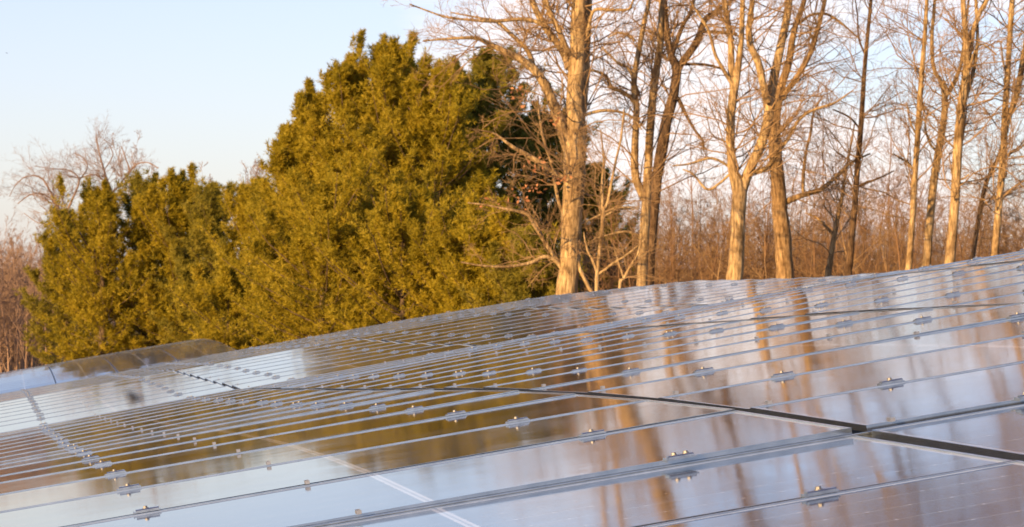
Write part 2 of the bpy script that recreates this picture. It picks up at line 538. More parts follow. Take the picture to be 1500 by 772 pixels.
# ------------------------------------------------------------------ clamps and clips on the seams
hexa = [(0.0060 * math.cos(a), 0.0060 * math.sin(a)) for a in np.arange(6) * math.pi / 3]
cir = [(0.0085 * math.cos(a), 0.0085 * math.sin(a)) for a in np.arange(14) * math.pi / 7]


def clamp_meshes(double):
    c = MB()
    hu = 0.022 if double else 0.0135
    c.box(-hu, hu, -0.034, 0.034, 0.0012, 0.0040)                       # foot plate over both frames
    prof = [(-.011, .0041), (-.011, .007), (-.008, .0100), (.008, .0100), (.011, .007), (.011, .0041)]
    k = len(prof)
    c.add([(x, y, z) for y in (-.030, .030) for x, z in prof], [(j, j + 1, k + j + 1, k + j) for j in range(k - 1)] + [(0, 1, 4, 5), (1, 2, 3, 4), (k, k + 5, k + 4, k + 1), (k + 1, k + 4, k + 3, k + 2)])
    c.box(-hu + .002, hu - .002, -.037, -.0345, -.003, .006)            # end tooth
    bolts = []
    for y in ((-.014, .014) if double else (-.004,)):
        b = MB()
        b.prism([(x, yy + y) for x, yy in cir], .0100, .0111)
        b.prism([(x, yy + y) for x, yy in hexa], .0111, .0160)
        bolts.append(b.mesh("bolt", M_BOLT))
    return c.mesh("clamp_body", M_CLAMP), bolts


CL1, CL2 = clamp_meshes(False), clamp_meshes(True)
ck = MB()
ck.box(-.015, .015, -.0055, .0055, .0012, .0026)
ck.box(-.015, -.0132, -.0055, .0055, .0026, .0105)
ck.box(.0132, .015, -.0055, .0055, .0026, .0105)
ck.box(-.0131, .0131, -.0055, -.0040, .0085, .0105)
ME_CLIP = ck.mesh("seam_clip", M_CLIP)


def seam_matrix(i, v):
    p = surf(i, v)
    ux = (surf(i + .4, v) - surf(i - .4, v)).normalized(); vy = (surf(i, v + .3) - surf(i, v - .3)).normalized()
    n = ux.cross(vy)
    if n.z < 0: ux = -ux; n = ux.cross(vy)
    m = Matrix((ux, vy, n.normalized())).transposed().to_4x4(); m.translation = p
    return m


for i in range(0, 35):
    dbl = i in (2, 10, 18, 26, 34)
    for s in range(4):
        ctr = -1.0 + 2.04 * s
        for side in (-1, 1):
            v = ctr + side * 0.59 + rng.normal(0, .008)
            root = empty("panel_clamp", (0, 0, 0), f"silver {'double-bolt' if dbl else 'bolted'} clamp on the {ORD[i + 1]} seam from the camera, {'lower' if side < 0 else 'upper'} one of {STRIP[s]} strip", "clamp", "clamps holding the panels along the seams")
            m = seam_matrix(i, v)
            if i < 2: m = m @ Matrix.Translation((0, 0, -.011))
            if i > 18: m = m @ Matrix.Translation((0, 0, .008))
            root.matrix_world = m @ Matrix.Rotation(rng.normal(0, .03), 4, 'Z')
            body, bolts = CL2 if dbl else CL1
            bo = link("clamp_body", body, root)
            for b in bolts: link("bolt", b, root)
        ks = [(ctr + (-.17 if s % 2 == 0 else .2), "mid-panel")] + ([(2.04 * (s - 1) + .02 + .075, "gap-edge")] if s else [])
        for v, wd in ks:
            o = link("seam_clip", ME_CLIP)
            m = seam_matrix(i, v)
            if i < 2: m = m @ Matrix.Translation((0, 0, -.011))
            o.matrix_world = m
            tag(o, f"tiny dark {wd} clip astride the {ORD[i + 1]} seam from the camera, {STRIP[s]} strip", "clip", "small clips along the seams")


# ------------------------------------------------------------------ trees
def norm(a):
    return a / (np.linalg.norm(a, axis=-1, keepdims=True) + 1e-12)


def grow(P0, D0, L, K, wander, up):
    """P0, D0 (M,3), L (M,) -> (M,K,3)"""
    M = len(P0)
    out = np.zeros((M, K, 3)); out[:, 0] = P0
    d = norm(D0.copy())
    for k in range(1, K):
        d = norm(d + rng.normal(0, wander, (M, 3)) + np.array([0, 0, up]))
        out[:, k] = out[:, k - 1] + d * (L / (K - 1))[:, None]
    return out


def sprout(P, R, L, n, t0, t1, a0, a1, lf, rf, up=0.0):
    """n children on each path: start points, directions, lengths, radii"""
    M, K = P.shape[:2]
    t = np.sort(rng.uniform(t0, t1, (M, n)), axis=1) * (K - 1)
    k = np.minimum(t.astype(int), K - 2); f = (t - k)[..., None]
    m = np.arange(M)[:, None]
    p = P[m, k] * (1 - f) + P[m, k + 1] * f
    r = R[m, k] * (1 - f[..., 0]) + R[m, k + 1] * f[..., 0]
    tan = norm(P[m, k + 1] - P[m, k])
    rnd = norm(rng.normal(0, 1, (M, n, 3)))
    side = norm(rnd - (rnd * tan).sum(-1, keepdims=True) * tan)
    a = rng.uniform(a0, a1, (M, n, 1))
    d = np.cos(a) * tan + np.sin(a) * side
    d[..., 2] += up
    Lc = L[:, None] * lf * rng.uniform(.55, 1.2, (M, n)) * (1 - .55 * (t / (K - 1) - t0) / max(t1 - t0, 1e-6))
    rc = np.minimum(r * .75, r * rf + .001)
    return p.reshape(-1, 3), d.reshape(-1, 3), Lc.ravel(), rc.ravel()


def taper(r0, K, end=.25):
    return r0[:, None] * np.linspace(1, end, K)[None, :]


def catmull(pts, n):
    pts = np.asarray(pts, float)
    if len(pts) < 3:
        t = np.linspace(0, 1, n)[:, None]
        return pts[0] * (1 - t) + pts[-1] * t
    P = np.vstack([2 * pts[0] - pts[1], pts, 2 * pts[-1] - pts[-2]])
    out = []
    m = len(pts) - 1
    for s in np.linspace(0, m, n):
        k = min(int(s), m - 1); t = s - k
        a, b, c, d = P[k], P[k + 1], P[k + 2], P[k + 3]
        out.append(.5 * (2 * b + (c - a) * t + (2 * a - 5 * b + 4 * c - d) * t * t + (3 * b - a - 3 * c + d) * t ** 3))
    return np.array(out)


def limb_tree(Y, limbs, label, cat, bark, twig=None, group=None, density=1.0, minr=.006, leaves=None, name="bare_tree"):
    """limbs: list of (pixel polyline [(x, y, width)], depth drift); first one is the trunk"""
    p0 = limbs[0][0][0]
    b = at(p0[0], p0[1], Y)
    base = np.array([b[0], Y, gz(b[0], Y)])
    root = empty(name, tuple(base), label, cat, group)
    tr, tw = MB(), MB()
    K = 26
    more = []
    for pl, drift in limbs:                                             # the stems fork on above the traced part
        x, y, w = pl[-1]
        if y < -60 and len(pl[0]) == 3:
            for sg in (-1, 1, rng.choice([-1, 1]) * .3):
                a, b = rng.uniform(25, 60) * sg, rng.uniform(50, 120) * sg
                j = pl[-2]
                w0 = max(w, j[2] * .6)
                more.append(([(j[0], j[1], w0), (x + a * .4, y - 40, w0 * .8), (x + a, y - rng.uniform(120, 170), w0 * .55), (x + b, y - rng.uniform(240, 330), 1.5)], rng.uniform(-.5, .5)))
    limbs = list(limbs) + more
    allP, allR = [], []
    for li, (pl, drift) in enumerate(limbs):
        pts, rad = [], []
        px = [(x, y) for x, y, *_ in pl]
        arc = 0
        for k, (x, y, w) in enumerate(pl):
            if k: arc += math.hypot(x - px[k - 1][0], y - px[k - 1][1])
            q = at(x, y, Y); sc_ = arc / F * Y
            q = q + np.array([(x - 750) / F, 1, (386 - y) / F]) * drift * sc_
            pts.append(np.append(q - base, w / F * Y / 2))
        if li == 0:
            g0 = pts[0].copy(); g0[2] = -.4; g0[3] *= 1.18
            if pts[0][2] > 0.05: pts = [g0] + pts
        C = catmull(pts, K)
        P = C[:, :3]; R = np.maximum(C[:, 3], minr)
        w_ = np.cumsum(rng.normal(0, 1, (K, 3)), axis=0); w_ -= np.linspace(0, 1, K)[:, None] * w_[-1]
        P = P + w_ * .06 * R.mean()
        P[:, 2] += 0
        tr.tubes(P[None], R[None], 12 if R.max() > .08 else 8)
        allP.append(P); allR.append(R)
    for li, (P, R) in enumerate(zip(allP, allR)):
        L = np.array([np.linalg.norm(np.diff(P, axis=0), axis=1).sum()])
        nb = max(4, int(L[0] * (2.9 if li else 2.2) * density))
        lm = min(L[0] * .55, 3.0) / L[0]
        p, d, l_, r_ = sprout(P[None], R[None], L, nb, .10 if li else .30, 1, .6, 1.4, lm, .25, .05)
        r_ = np.clip(r_, .005, .020)
        A = grow(p, d, l_, 8, .20, .025); RA = taper(r_, 8, .35)
        tw.tubes(A, RA, 4)
        p, d, l2, r2 = sprout(A, RA, l_, 7, .12, 1, .4, 1.1, .55, .55, .05)
        r2 = np.clip(r2, .0038, .009)
        Bp = grow(p, d, l2, 6, .22, .015); RB = taper(r2, 6, .5)
        tw.tubes(Bp, RB, 3)
        p, d, l3, r3 = sprout(Bp, RB, l2, 4, .2, 1, .35, .9, .65, .7, .05)
        Cp = grow(p, d, l3, 5, .18, .01); tw.tubes(Cp, taper(np.clip(r3, .003, .006), 5, .6), 3)
    tr.build("trunk", bark, root, True)
    tw.build("branches", twig or M_TWIG, root, True)
    if leaves:
        lf = MB()
        for (x, y, rx, ry, n) in leaves:
            for _ in range(n // 2):
                c = at(x + rng.normal(0, rx), y + rng.normal(0, ry), Y + rng.normal(-.4, .5)) - base
                s = rng.uniform(.035, .075); a = norm(rng.normal(0, 1, 3)); bb = norm(np.cross(a, rng.normal(0, 1, 3)))
                lf.add([c - a * s, c + bb * s * .55, c + a * s, c - bb * s * .55], [(0, 1, 2, 3)])
        lf.build("dead_leaves", M_LEAF_DEAD, root)
    return root


def auto_tree(X, Y, height, r0, label, cat, bark, twig, group=None, spread=1.0, fork=.35, name="bare_tree", lean=0.0, n1=12, into=None, up=.07, rmin=.006, amax=.95):
    base = np.array([X, Y, gz(X, Y)])
    o = np.zeros((1, 3)); o[0, 2] = -.3
    T = grow(o, np.array([[lean, 0, 1.0]]), np.array([height * .95]), 12, .06, .10); R = taper(np.array([r0]), 12, .12)
    tr = MB() if into is None else into
    sh = np.zeros(3) if into is None else base
    tr.tubes(T + sh, R, 8 if into is None else 5)
    tw = MB() if into is None else into
    p, d, l1, r1 = sprout(T, R, np.array([height]), n1, fork, .98, .35, amax, .45 * spread, .5, up)
    A = grow(p, d, l1, 9, .17, up); RA = taper(np.maximum(r1, rmin), 9, .25); tr.tubes(A + sh, RA, 5 if into is None else 3)
    p, d, l2, r2 = sprout(A, RA, l1, 6, .2, 1, .4, 1.0, .5, .55, .1)
    B = grow(p, d, l2, 7, .19, up * .7); RB = taper(np.maximum(r2, rmin), 7, .4); tw.tubes(B + sh, RB, 3)
    p, d, l3, r3 = sprout(B, RB, l2, 5, .15, 1, .35, .9, .5, .6, .05)
    C = grow(p, d, l3, 5, .18, up * .4); RC = taper(np.maximum(r3, rmin * .85), 5, .6); tw.tubes(C + sh, RC, 3)
    if into is None:
        p, d, l4, r4 = sprout(C, RC, l3, 2, .2, 1, .3, .8, .6, .7, .03)
        tw.tubes(grow(p, d, l4, 4, .12, .02) + sh, taper(np.maximum(r4, .005), 4, .7), 3)
        root = empty(name, tuple(base), label, cat, group)
        tr.build("trunk", bark, root, True); tw.build("branches", twig, root, True)
        return root


def pine(X, Y, height, width, label, needles, seed, low=.04, full=.75, lean=0.0, dens=1.0):
    """white pine: whorled limbs that lift at their tips, tufts of needles along flat sprays"""
    global rng
    keep = rng; rng = np.random.default_rng(seed)
    base = np.array([X, Y, gz(X, Y)])
    root = empty("pine_tree", tuple(base), label, "pine tree", "evergreen pines behind the panels")
    K = 12
    T = grow(np.array([[0, 0, -.3]]), np.array([[lean, 0, 1.0]]), np.array([height * .97]), K, .015, .15)
    R = taper(np.array([.022 * height + .03]), K, .08)
    tr = MB(); tr.tubes(T, R, 9)
    nb = int(height * 13 * dens)
    h = np.sort(rng.uniform(low, .985, nb)) 
    wh = .62 / height
    h = np.clip((np.floor(h / wh) + .5) * wh + rng.normal(0, .10 * wh, nb), low, .985)
    az = np.arange(nb) * 2.399 + rng.normal(0, .4, nb)
    prof = np.where(h < .30, .78 + .22 * h / .30, (1 - ((h - .30) / .70) ** 2.7))
    prof = prof * np.sqrt(np.clip((1.0 - h) / .09, .02, 1))
    Lb = width / 2 * np.clip(prof, .06, 1) * rng.uniform(np.interp(h, [.4, .9], [.62, .35]), np.interp(h, [.4, .9], [1.16, 1.5]), nb) + .10
    # broad lobes: some sectors push out further than others
    lob = 1 + .20 * np.sin(az * 2 + seed) * np.sin(h * 9 + seed * .7) + .10 * np.sin(az * 5 + h * 13)
    Lb *= lob
    k = np.minimum((h * (K - 1)).astype(int), K - 2); f = (h * (K - 1) - k)[:, None]
    p0 = T[0][k] * (1 - f) + T[0][k + 1] * f
    el = np.interp(h, [0, .3, .7, 1], [-.05, .22, .68, 1.2]) + rng.normal(0, .10, nb)
    d0 = np.stack([np.cos(az) * np.cos(el), np.sin(az) * np.cos(el), np.sin(el)], -1)
    A = grow(p0, d0, Lb, 7, .06, .10)
    tips = np.where((h > .42) & (rng.uniform(0, 1, nb) < .42))[0]
    ns = len(tips)
    A2 = grow(A[tips, 5], np.array([[0, 0, 1.0]]) + rng.normal(0, .22, (ns, 3)), rng.uniform(.35, .95, ns), 7, .04, .12)
    A = np.concatenate([A, A2]); Lb = np.concatenate([Lb, np.full(ns, .45)])
    fs = np.concatenate([np.ones(nb), np.full(ns, .42)]); nb += ns
    tr.tubes(A, taper(.006 + .008 * Lb, 7, .25), 4)
    tr.build("trunk", M_PINE_BARK, root, True)
    # flat sprays
    n2 = 12
    t = (np.linspace(.16, 1.0, n2)[None, :] + rng.normal(0, .03, (nb, n2))).clip(.05, 1) * 6
    k = np.minimum(t.astype(int), 5); f = (t - k)[..., None]; m = np.arange(nb)[:, None]
    p = A[m, k] * (1 - f) + A[m, k + 1] * f
    tan = norm(A[m, k + 1] - A[m, k])
    sidev = norm(np.cross(tan, np.array([0, 0, 1.0])))
    sg = np.where(np.arange(n2) % 2 == 0, 1, -1)[None, :, None]
    d = norm(tan * rng.uniform(.5, 1.0, (nb, n2, 1)) + sidev * sg * rng.uniform(.5, 1.0, (nb, n2, 1)) + np.array([0, 0, 1]) * rng.uniform(-.12, .34, (nb, n2, 1)))
    l2 = (.22 + .30 * Lb[:, None] * (1.05 - .75 * t / 6)) * rng.uniform(.7, 1.25, (nb, n2)) * fs[:, None]
    B = grow(p.reshape(-1, 3), d.reshape(-1, 3), np.minimum(l2.ravel(), .95), 5, .10, .10)
    # tufts
    n3 = 7
    M = len(B)
    t = (np.linspace(.22, 1.0, n3)[None, :] + rng.normal(0, .05, (M, n3))).clip(.05, 1) * 4
    k = np.minimum(t.astype(int), 3); f = (t - k)[..., None]; m = np.arange(M)[:, None]
    c = (B[m, k] * (1 - f) + B[m, k + 1] * f).reshape(-1, 3)
    td = norm(norm(B[m, k + 1] - B[m, k]) + np.array([0, 0, .45])).reshape(-1, 3)
    keepm = rng.uniform(0, 1, len(c)) < .92
    c = c[keepm] + rng.normal(0, .045, (keepm.sum(), 3)); td = td[keepm]
    nn = 10
    N = len(c)
    nd = norm(td[:, None, :] * .75 + norm(rng.normal(0, 1, (N, nn, 3))) * .85)
    ln = rng.uniform(.7, 1.35, (N, 1, 1)) * rng.uniform(.13, .225, (N, nn, 1))
    wd = norm(np.cross(nd, rng.normal(0, 1, (N, nn, 3)))) * rng.uniform(.011, .019, (N, nn, 1))
    s = c[:, None, :] + rng.normal(0, .02, (N, nn, 3))
    v = np.stack([s - wd * .6, s + wd * .6, s + nd * ln * .62 + wd, s + nd * ln], axis=2).reshape(-1, 3)
    cr = MB(); cr.add(v, np.arange(N * nn * 4).reshape(-1, 4))
    cr.build("crown", needles, root)
    rng = keep
    return root


def px_x(x, Y): return (x - 750) / F * Y


def px_h(x, y, Y):
    X = px_x(x, Y)
    return CZ + (386 - y) / F * Y - gz(X, Y)


# pines: pixel column of the trunk, pixel row of the top, distance, crown width in pixels
PINES = [
    (98, 305, 128, 95, "olive pine at the outer end of the row, beside the pale far wood", M_PINE_B),
    (150, 264, 124, 130, "rounded olive pine behind the distant rise, second from the row's outer end", M_PINE_A),
    (210, 256, 126, 130, "broad pine rising above the middle of the distant rise", M_PINE_B),
    (262, 248, 124, 120, "slightly taller pine just before the crest of the distant rise", M_PINE_A),
    (305, 262, 121, 100, "dark-topped pine above the crest of the distant rise", M_PINE_B),
    (372, 262, 112, 120, "short bushy pine in front of the notch between the tall and low pines", M_PINE_A),
    (455, 118, 102, 118, "tall pine forming the outer shoulder of the big evergreen clump", M_PINE_A),
    (505, 78, 101, 150, "second tallest pine, between the outer shoulder and the tallest pine", M_PINE_A),
    (560, 50, 100, 180, "tallest pine with spiky top in the middle of the evergreen clump", M_PINE_A),
    (640, 84, 99, 190, "broad pine just behind the long bare limbs of the forked tree", M_PINE_A),
    (424, 172, 103, 80, "slim pine on the open-sky side of the outer shoulder", M_PINE_A),
    (600, 62, 104, 150, "pine with ragged top just past the tallest pine", M_PINE_A),
    (672, 78, 106, 130, "pine filling the gap before the dark pines", M_PINE_B),
    (470, 270, 95, 190, "low spreading pine at the foot of the outer shoulder", M_PINE_A),
    (590, 290, 93, 200, "low pine with pale sprays close above the panel edge", M_PINE_A),
    (720, 72, 108, 190, "dark pine behind the leaning limb of the forked tree", M_PINE_B),
    (335, 395, 108, 120, "low bushy pine where the distant rise ends behind the nearer panels", M_PINE_A),
    (735, 300, 90, 130, "low pine with pale sprays directly under the forked tree's drooping limbs", M_PINE_A),
    (780, 345, 88, 110, "smallest low pine touching the forked tree's pale trunk", M_PINE_B),
    (690, 320, 92, 150, "low pine half hidden by the forked tree's drooping limbs", M_PINE_A),
    (800, 140, 110, 160, "dark pine hidden behind the forked tree's pale trunk", M_PINE_B),
    (880, 240, 106, 120, "small dark pine between the forked tree and the twin-stemmed tree", M_PINE_B),
]
for k, (x, y, Y, w, lab, mt) in enumerate(PINES):
    pine(px_x(x, Y), Y, px_h(x, y + 15, Y), w / F * Y * 1.55, lab, mt, 100 + k)

# bare trees traced limb by limb
D1 = [
    ([(829, 440, 33), (833, 380, 30), (838, 300, 31), (842, 230, 33), (843, 160, 27), (845, 80, 24), (848, 0, 22), (851, -120, 17), (852, -260, 7)], 0),
    ([(846, 205, 15), (853, 150, 15), (857, 80, 15), (860, 0, 14), (866, -140, 9), (880, -240, 4)], .15),
    ([(834, 222, 19), (829, 205, 18), (815, 165, 16), (795, 118, 14), (770, 92, 12), (745, 79, 10), (720, 66, 8), (698, 55, 6), (665, 56, 4), (620, 60, 2.5)], -.25),
    ([(783, 105, 9), (778, 85, 8), (770, 70, 7), (747, 48, 6), (728, 32, 5), (700, 26, 3), (660, 18, 2)], .3),
    ([(800, 38, 7), (770, 28, 6), (724, 31, 5), (692, 29, 4), (650, 24, 3), (600, 6, 2)], -.3),
    ([(834, 100, 12), (826, 81, 11), (812, 58, 11), (796, 36, 10), (779, 0, 9), (760, -70, 6), (735, -150, 3)], .25),
    ([(838, 90, 9), (828, 65, 9), (815, 36, 8), (802, 6, 8), (788, -50, 5), (780, -130, 3)], -.2),
    ([(856, 60, 7), (862, 42, 6), (866, 24, 5), (873, 14, 5), (895, 15, 5), (919, 14, 4), (926, 5, 3), (934, -15, 2)], -.3),
    ([(846, 175, 6), (860, 167, 5), (880, 162, 5), (903, 163, 4), (927, 172, 3), (940, 190, 2)], .1),
    ([(836, 272, 12), (824, 261, 10), (808, 250, 9), (793, 239, 8), (770, 226, 7), (748, 213, 5), (725, 196, 3), (700, 190, 2)], -.35),
    ([(834, 404, 8), (822, 392, 7), (810, 380, 6), (796, 376, 6), (777, 385, 5), (745, 391, 4), (710, 390, 3), (675, 384, 2)], -.3),
    ([(828, 395, 8), (819, 385, 7), (806, 366, 6), (793, 346, 6), (780, 325, 5), (771, 313, 5), (740, 306, 4), (712, 300, 3), (685, 297, 2)], -.25),
    ([(834, 320, 6), (822, 307, 5), (816, 285, 5), (812, 262, 5), (806, 235, 4), (797, 206, 4), (790, 170, 3), (788, 140, 2)], -.2),
    ([(840, 340, 7), (844, 360, 7), (848, 388, 6), (856, 408, 6), (868, 430, 6)], -.15),
    ([(846, 330, 3), (868, 320, 3), (900, 305, 3), (935, 303, 2)], .2),
]
limb_tree(62, D1, "big pale-barked forked tree with a long leaning limb, in front of the pines", "tree", M_BARK_LIGHT, M_TWIG, "bare trees beyond the panels", 1.15,
          leaves=[(770, 280, 14, 7, 60), (818, 262, 8, 6, 50), (762, 140, 14, 12, 60), (735, 300, 20, 6, 30), (815, 175, 4, 8, 20), (790, 240, 12, 6, 30)])
D2 = [
    ([(874, 430, 6), (876, 394, 6), (882, 339, 6), (884, 310, 5), (890, 297, 4.5), (897, 262, 4), (903, 232, 3.5), (910, 200, 3), (914, 160, 2)], 0),
    ([(882, 339, 5), (882, 300, 5), (882, 265, 4), (884, 236, 3), (880, 190, 2)], .1),
    ([(874, 398, 4), (868, 380, 4), (860, 365, 3), (855, 340, 2)], -.2),
    ([(876, 402, 4), (900, 385, 4), (925, 368, 3), (945, 350, 2)], -.1),
    ([(883, 318, 3), (905, 307, 3), (935, 306, 2)], .2),
]
limb_tree(58, D2, "slender twin-stemmed sapling just beside the forked tree's trunk", "tree", M_BARK_LIGHT, M_TWIG, "bare trees beyond the panels", 1.2, minr=.01)
limb_tree(57, [([(908, 424, 5), (914, 408, 5), (925, 388, 4), (935, 370, 3), (940, 345, 2)], 0), ([(914, 408, 3), (906, 385, 2.5), (900, 365, 2)], .1)],
          "short leaning sapling stub between the twin-stemmed sapling and the next trunk", "tree", M_BARK_LIGHT, M_TWIG, "bare trees beyond the panels", 1.0, minr=.01)
D3 = [
    ([(941, 420, 16), (943, 360, 15), (946, 310, 14), (948, 265, 13), (951, 227, 12), (956, 146, 12), (962, 100, 11), (967, 65, 10), (970, 0, 9), (976, -110, 6), (980, -220, 3)], 0),
    ([(944, 292, 12), (938, 276, 12), (931, 256, 12), (930, 225, 11), (931, 190, 10), (933, 155, 9), (929, 123, 9), (935, 81, 8), (945, 30, 7), (951, 0, 6), (960, -100, 4), (965, -180, 2)], -.1),
    ([(934, 160, 7), (925, 144, 7), (908, 133, 6), (896, 128, 6), (888, 112, 5), (875, 105, 4), (858, 100, 3), (840, 92, 2)], -.3),
    ([(936, 140, 6), (928, 118, 5), (920, 100, 5), (905, 92, 4), (892, 80, 3), (880, 66, 2)], .25),
    ([(930, 60, 5), (922, 52, 4), (905, 48, 3), (890, 55, 2)], .2),
    ([(942, 352, 7), (932, 345, 5), (918, 340, 4), (900, 342, 3), (870, 350, 2)], -.3),
]
limb_tree(66, D3, "golden-lit tree of two straight stems leaving one base, beside a dark trunk", "tree", M_BARK_LIGHT, M_TWIG, "bare trees beyond the panels", 1.1)
D4 = [
    ([(950, 412, 18), (954, 350, 17), (962, 268, 16), (971, 216, 17), (977, 177, 16), (987, 145, 15), (991, 120, 14), (993, 100, 14), (984, 77, 11), (977, 37, 10), (974, 0, 9), (968, -100, 6), (960, -200, 3)], 0),
    ([(990, 106, 12), (1001, 90, 11), (1011, 77, 11), (1025, 51, 10), (1033, 28, 9), (1052, 14, 7), (1072, 0, 6), (1100, -50, 4), (1118, -110, 2)], .2),
    ([(985, 80, 8), (992, 60, 7), (1001, 37, 6), (1014, 8, 5), (1022, -60, 3)], -.2),
    ([(990, 140, 6), (998, 152, 6), (1007, 171, 5), (1018, 190, 4), (1030, 207, 3), (1030, 220, 2)], -.2),
    ([(1000, 94, 5), (1020, 94, 4), (1040, 96, 4), (1062, 102, 3)], .3),
    ([(1030, 46, 5), (1055, 47, 5), (1080, 50, 4)], -.25),
]
limb_tree(72, D4, "dark-barked tree with a wide Y fork behind the golden two-stemmed tree", "tree", M_BARK_DARK, M_TWIG, "bare trees beyond the panels", 1.1)
D5 = [
    ([(1076, 420, 25), (1078, 385, 23), (1080, 342, 21), (1082, 300, 21), (1083, 276, 22), (1074, 255, 15), (1070, 232, 13), (1069, 200, 13), (1071, 165, 13), (1075, 134, 13), (1079, 112, 11), (1086, 57, 8), (1088, 0, 7), (1092, -100, 4), (1093, -180, 2)], 0),
    ([(1076, 128, 10), (1072, 108, 10), (1070, 57, 9), (1063, 10, 8), (1055, -80, 5), (1048, -160, 2)], .15),
    ([(1074, 126, 6), (1065, 111, 6), (1054, 92, 5), (1047, 77, 5), (1042, 55, 4), (1035, 38, 4), (1023, 20, 3), (1010, 0, 2)], -.25),
    ([(1084, 290, 17), (1090, 270, 16), (1101, 243, 15), (1112, 220, 15), (1124, 180, 15), (1131, 128, 14), (1138, 94, 13), (1147, 51, 12), (1155, 9, 11), (1166, -90, 7), (1175, -190, 3)], .1),
    ([(1124, 150, 12), (1118, 125, 11), (1110, 92, 11), (1099, 66, 10), (1097, 40, 9), (1101, 12, 8), (1110, -70, 5), (1116, -150, 2)], -.2),
    ([(1071, 246, 5), (1058, 238, 4), (1040, 232, 4), (1010, 240, 3), (985, 243, 2)], -.3),
    ([(1072, 252, 4), (1052, 270, 4), (1035, 277, 4), (1015, 255, 3), (1000, 248, 2)], .2),
    ([(1096, 252, 6), (1112, 250, 6), (1127, 242, 6), (1140, 222, 6), (1155, 203, 5), (1170, 176, 5), (1192, 161, 4), (1223, 150, 3), (1250, 132, 2)], -.2),
]
limb_tree(63, D5, "stout golden tree whose trunk splits low into a V, beside the hollowed trunk", "tree", M_BARK_LIGHT, M_TWIG, "bare trees beyond the panels", 1.1)
D6 = [
    ([(1149, 420, 27), (1148, 385, 25), (1146, 342, 25), (1142, 305, 23), (1139, 262, 21), (1134, 215, 19), (1134, 180, 17), (1139, 145, 15), (1147, 112, 12), (1155, 88, 11), (1161, 43, 9), (1178, 0, 7), (1196, -70, 5), (1205, -170, 2)], 0),
    ([(1140, 150, 9), (1155, 130, 9), (1166, 115, 8), (1177, 97, 8), (1190, 70, 8), (1198, 40, 7), (1208, 3, 6), (1220, -70, 4), (1228, -150, 2)], -.2),
    ([(1150, 296, 10), (1162, 291, 9), (1178, 285, 8), (1201, 278, 7), (1216, 266, 6), (1232, 251, 5), (1249, 237, 4), (1275, 225, 2.5)], -.2),
    ([(1177, 285, 5), (1176, 270, 5), (1177, 250, 5), (1182, 215, 4), (1187, 195, 4), (1192, 165, 3), (1205, 140, 2)], .1),
    ([(1170, 34, 5), (1183, 24, 4), (1196, 20, 4), (1215, 22, 4), (1240, 40, 3), (1262, 60, 2)], -.3),
]
limb_tree(74, D6, "thick amber trunk with one long low branch reaching sideways, behind the V-split tree", "tree", M_BARK_MID, M_TWIG, "bare trees beyond the panels", 1.1)
limb_tree(76, [([(1213, 410, 10), (1214, 392, 9), (1219, 360, 8), (1225, 325, 7), (1233, 290, 6), (1238, 255, 4), (1246, 215, 3), (1252, 180, 2)], 0),
               ([(1221, 345, 5), (1208, 330, 4), (1195, 318, 3), (1180, 312, 2)], .2)],
          "short leaning tree between the amber trunk and the slim dark trunk", "tree", M_BARK_MID, M_TWIG, "bare trees beyond the panels", 1.2)
limb_tree(70, [([(1243, 412, 11), (1245, 385, 11), (1248, 345, 10), (1252, 300, 9), (1256, 240, 8.5), (1260, 190, 8), (1264, 135, 7), (1268, 82, 6), (1276, 0, 5), (1286, -90, 3), (1290, -160, 2)], 0),
               ([(1254, 275, 4), (1268, 268, 4), (1285, 262, 3), (1310, 250, 2)], -.2), ([(1260, 190, 3), (1245, 172, 3), (1220, 160, 2)], .2),
               ([(1267, 80, 3), (1258, 55, 3), (1256, 20, 2), (1250, -20, 2)], .2)],
          "slim dark tree standing alone with thin side twigs, next to the amber trunk", "tree", M_BARK_DARK, M_TWIG, "bare trees beyond the panels", 1.2)
limb_tree(66, [([(1330, 412, 9.5), (1331, 385, 9), (1335, 330, 9), (1339, 270, 8.5), (1343, 215, 8.5), (1348, 140, 8), (1352, 82, 7), (1356, 30, 6), (1360, -40, 5), (1366, -130, 3)], 0),
               ([(1344, 200, 3), (1334, 180, 3), (1328, 150, 2)], .2), ([(1340, 250, 3), (1325, 235, 3), (1308, 225, 2)], -.2)],
          "straight thin pole-like tree, first of the close trio of trunks", "tree", M_BARK_LIGHT, M_TWIG, "bare trees beyond the panels", 1.2)
limb_tree(68, [([(1357, 412, 13), (1358, 380, 12), (1362, 320, 12), (1367, 270, 12), (1375, 220, 11), (1382, 180, 10), (1385, 145, 10), (1380, 120, 7), (1370, 104, 6), (1366, 60, 6), (1369, 20, 5), (1374, -60, 4), (1378, -140, 2)], 0),
               ([(1385, 142, 7), (1396, 125, 7), (1404, 108, 6), (1410, 80, 5), (1414, 40, 4), (1422, -20, 3)], -.15),
               ([(1374, 225, 4), (1362, 210, 4), (1355, 185, 3), (1360, 160, 2)], .2)],
          "curving tree with a tuning-fork top, middle of the close trio of trunks", "tree", M_BARK_LIGHT, M_TWIG, "bare trees beyond the panels", 1.1)
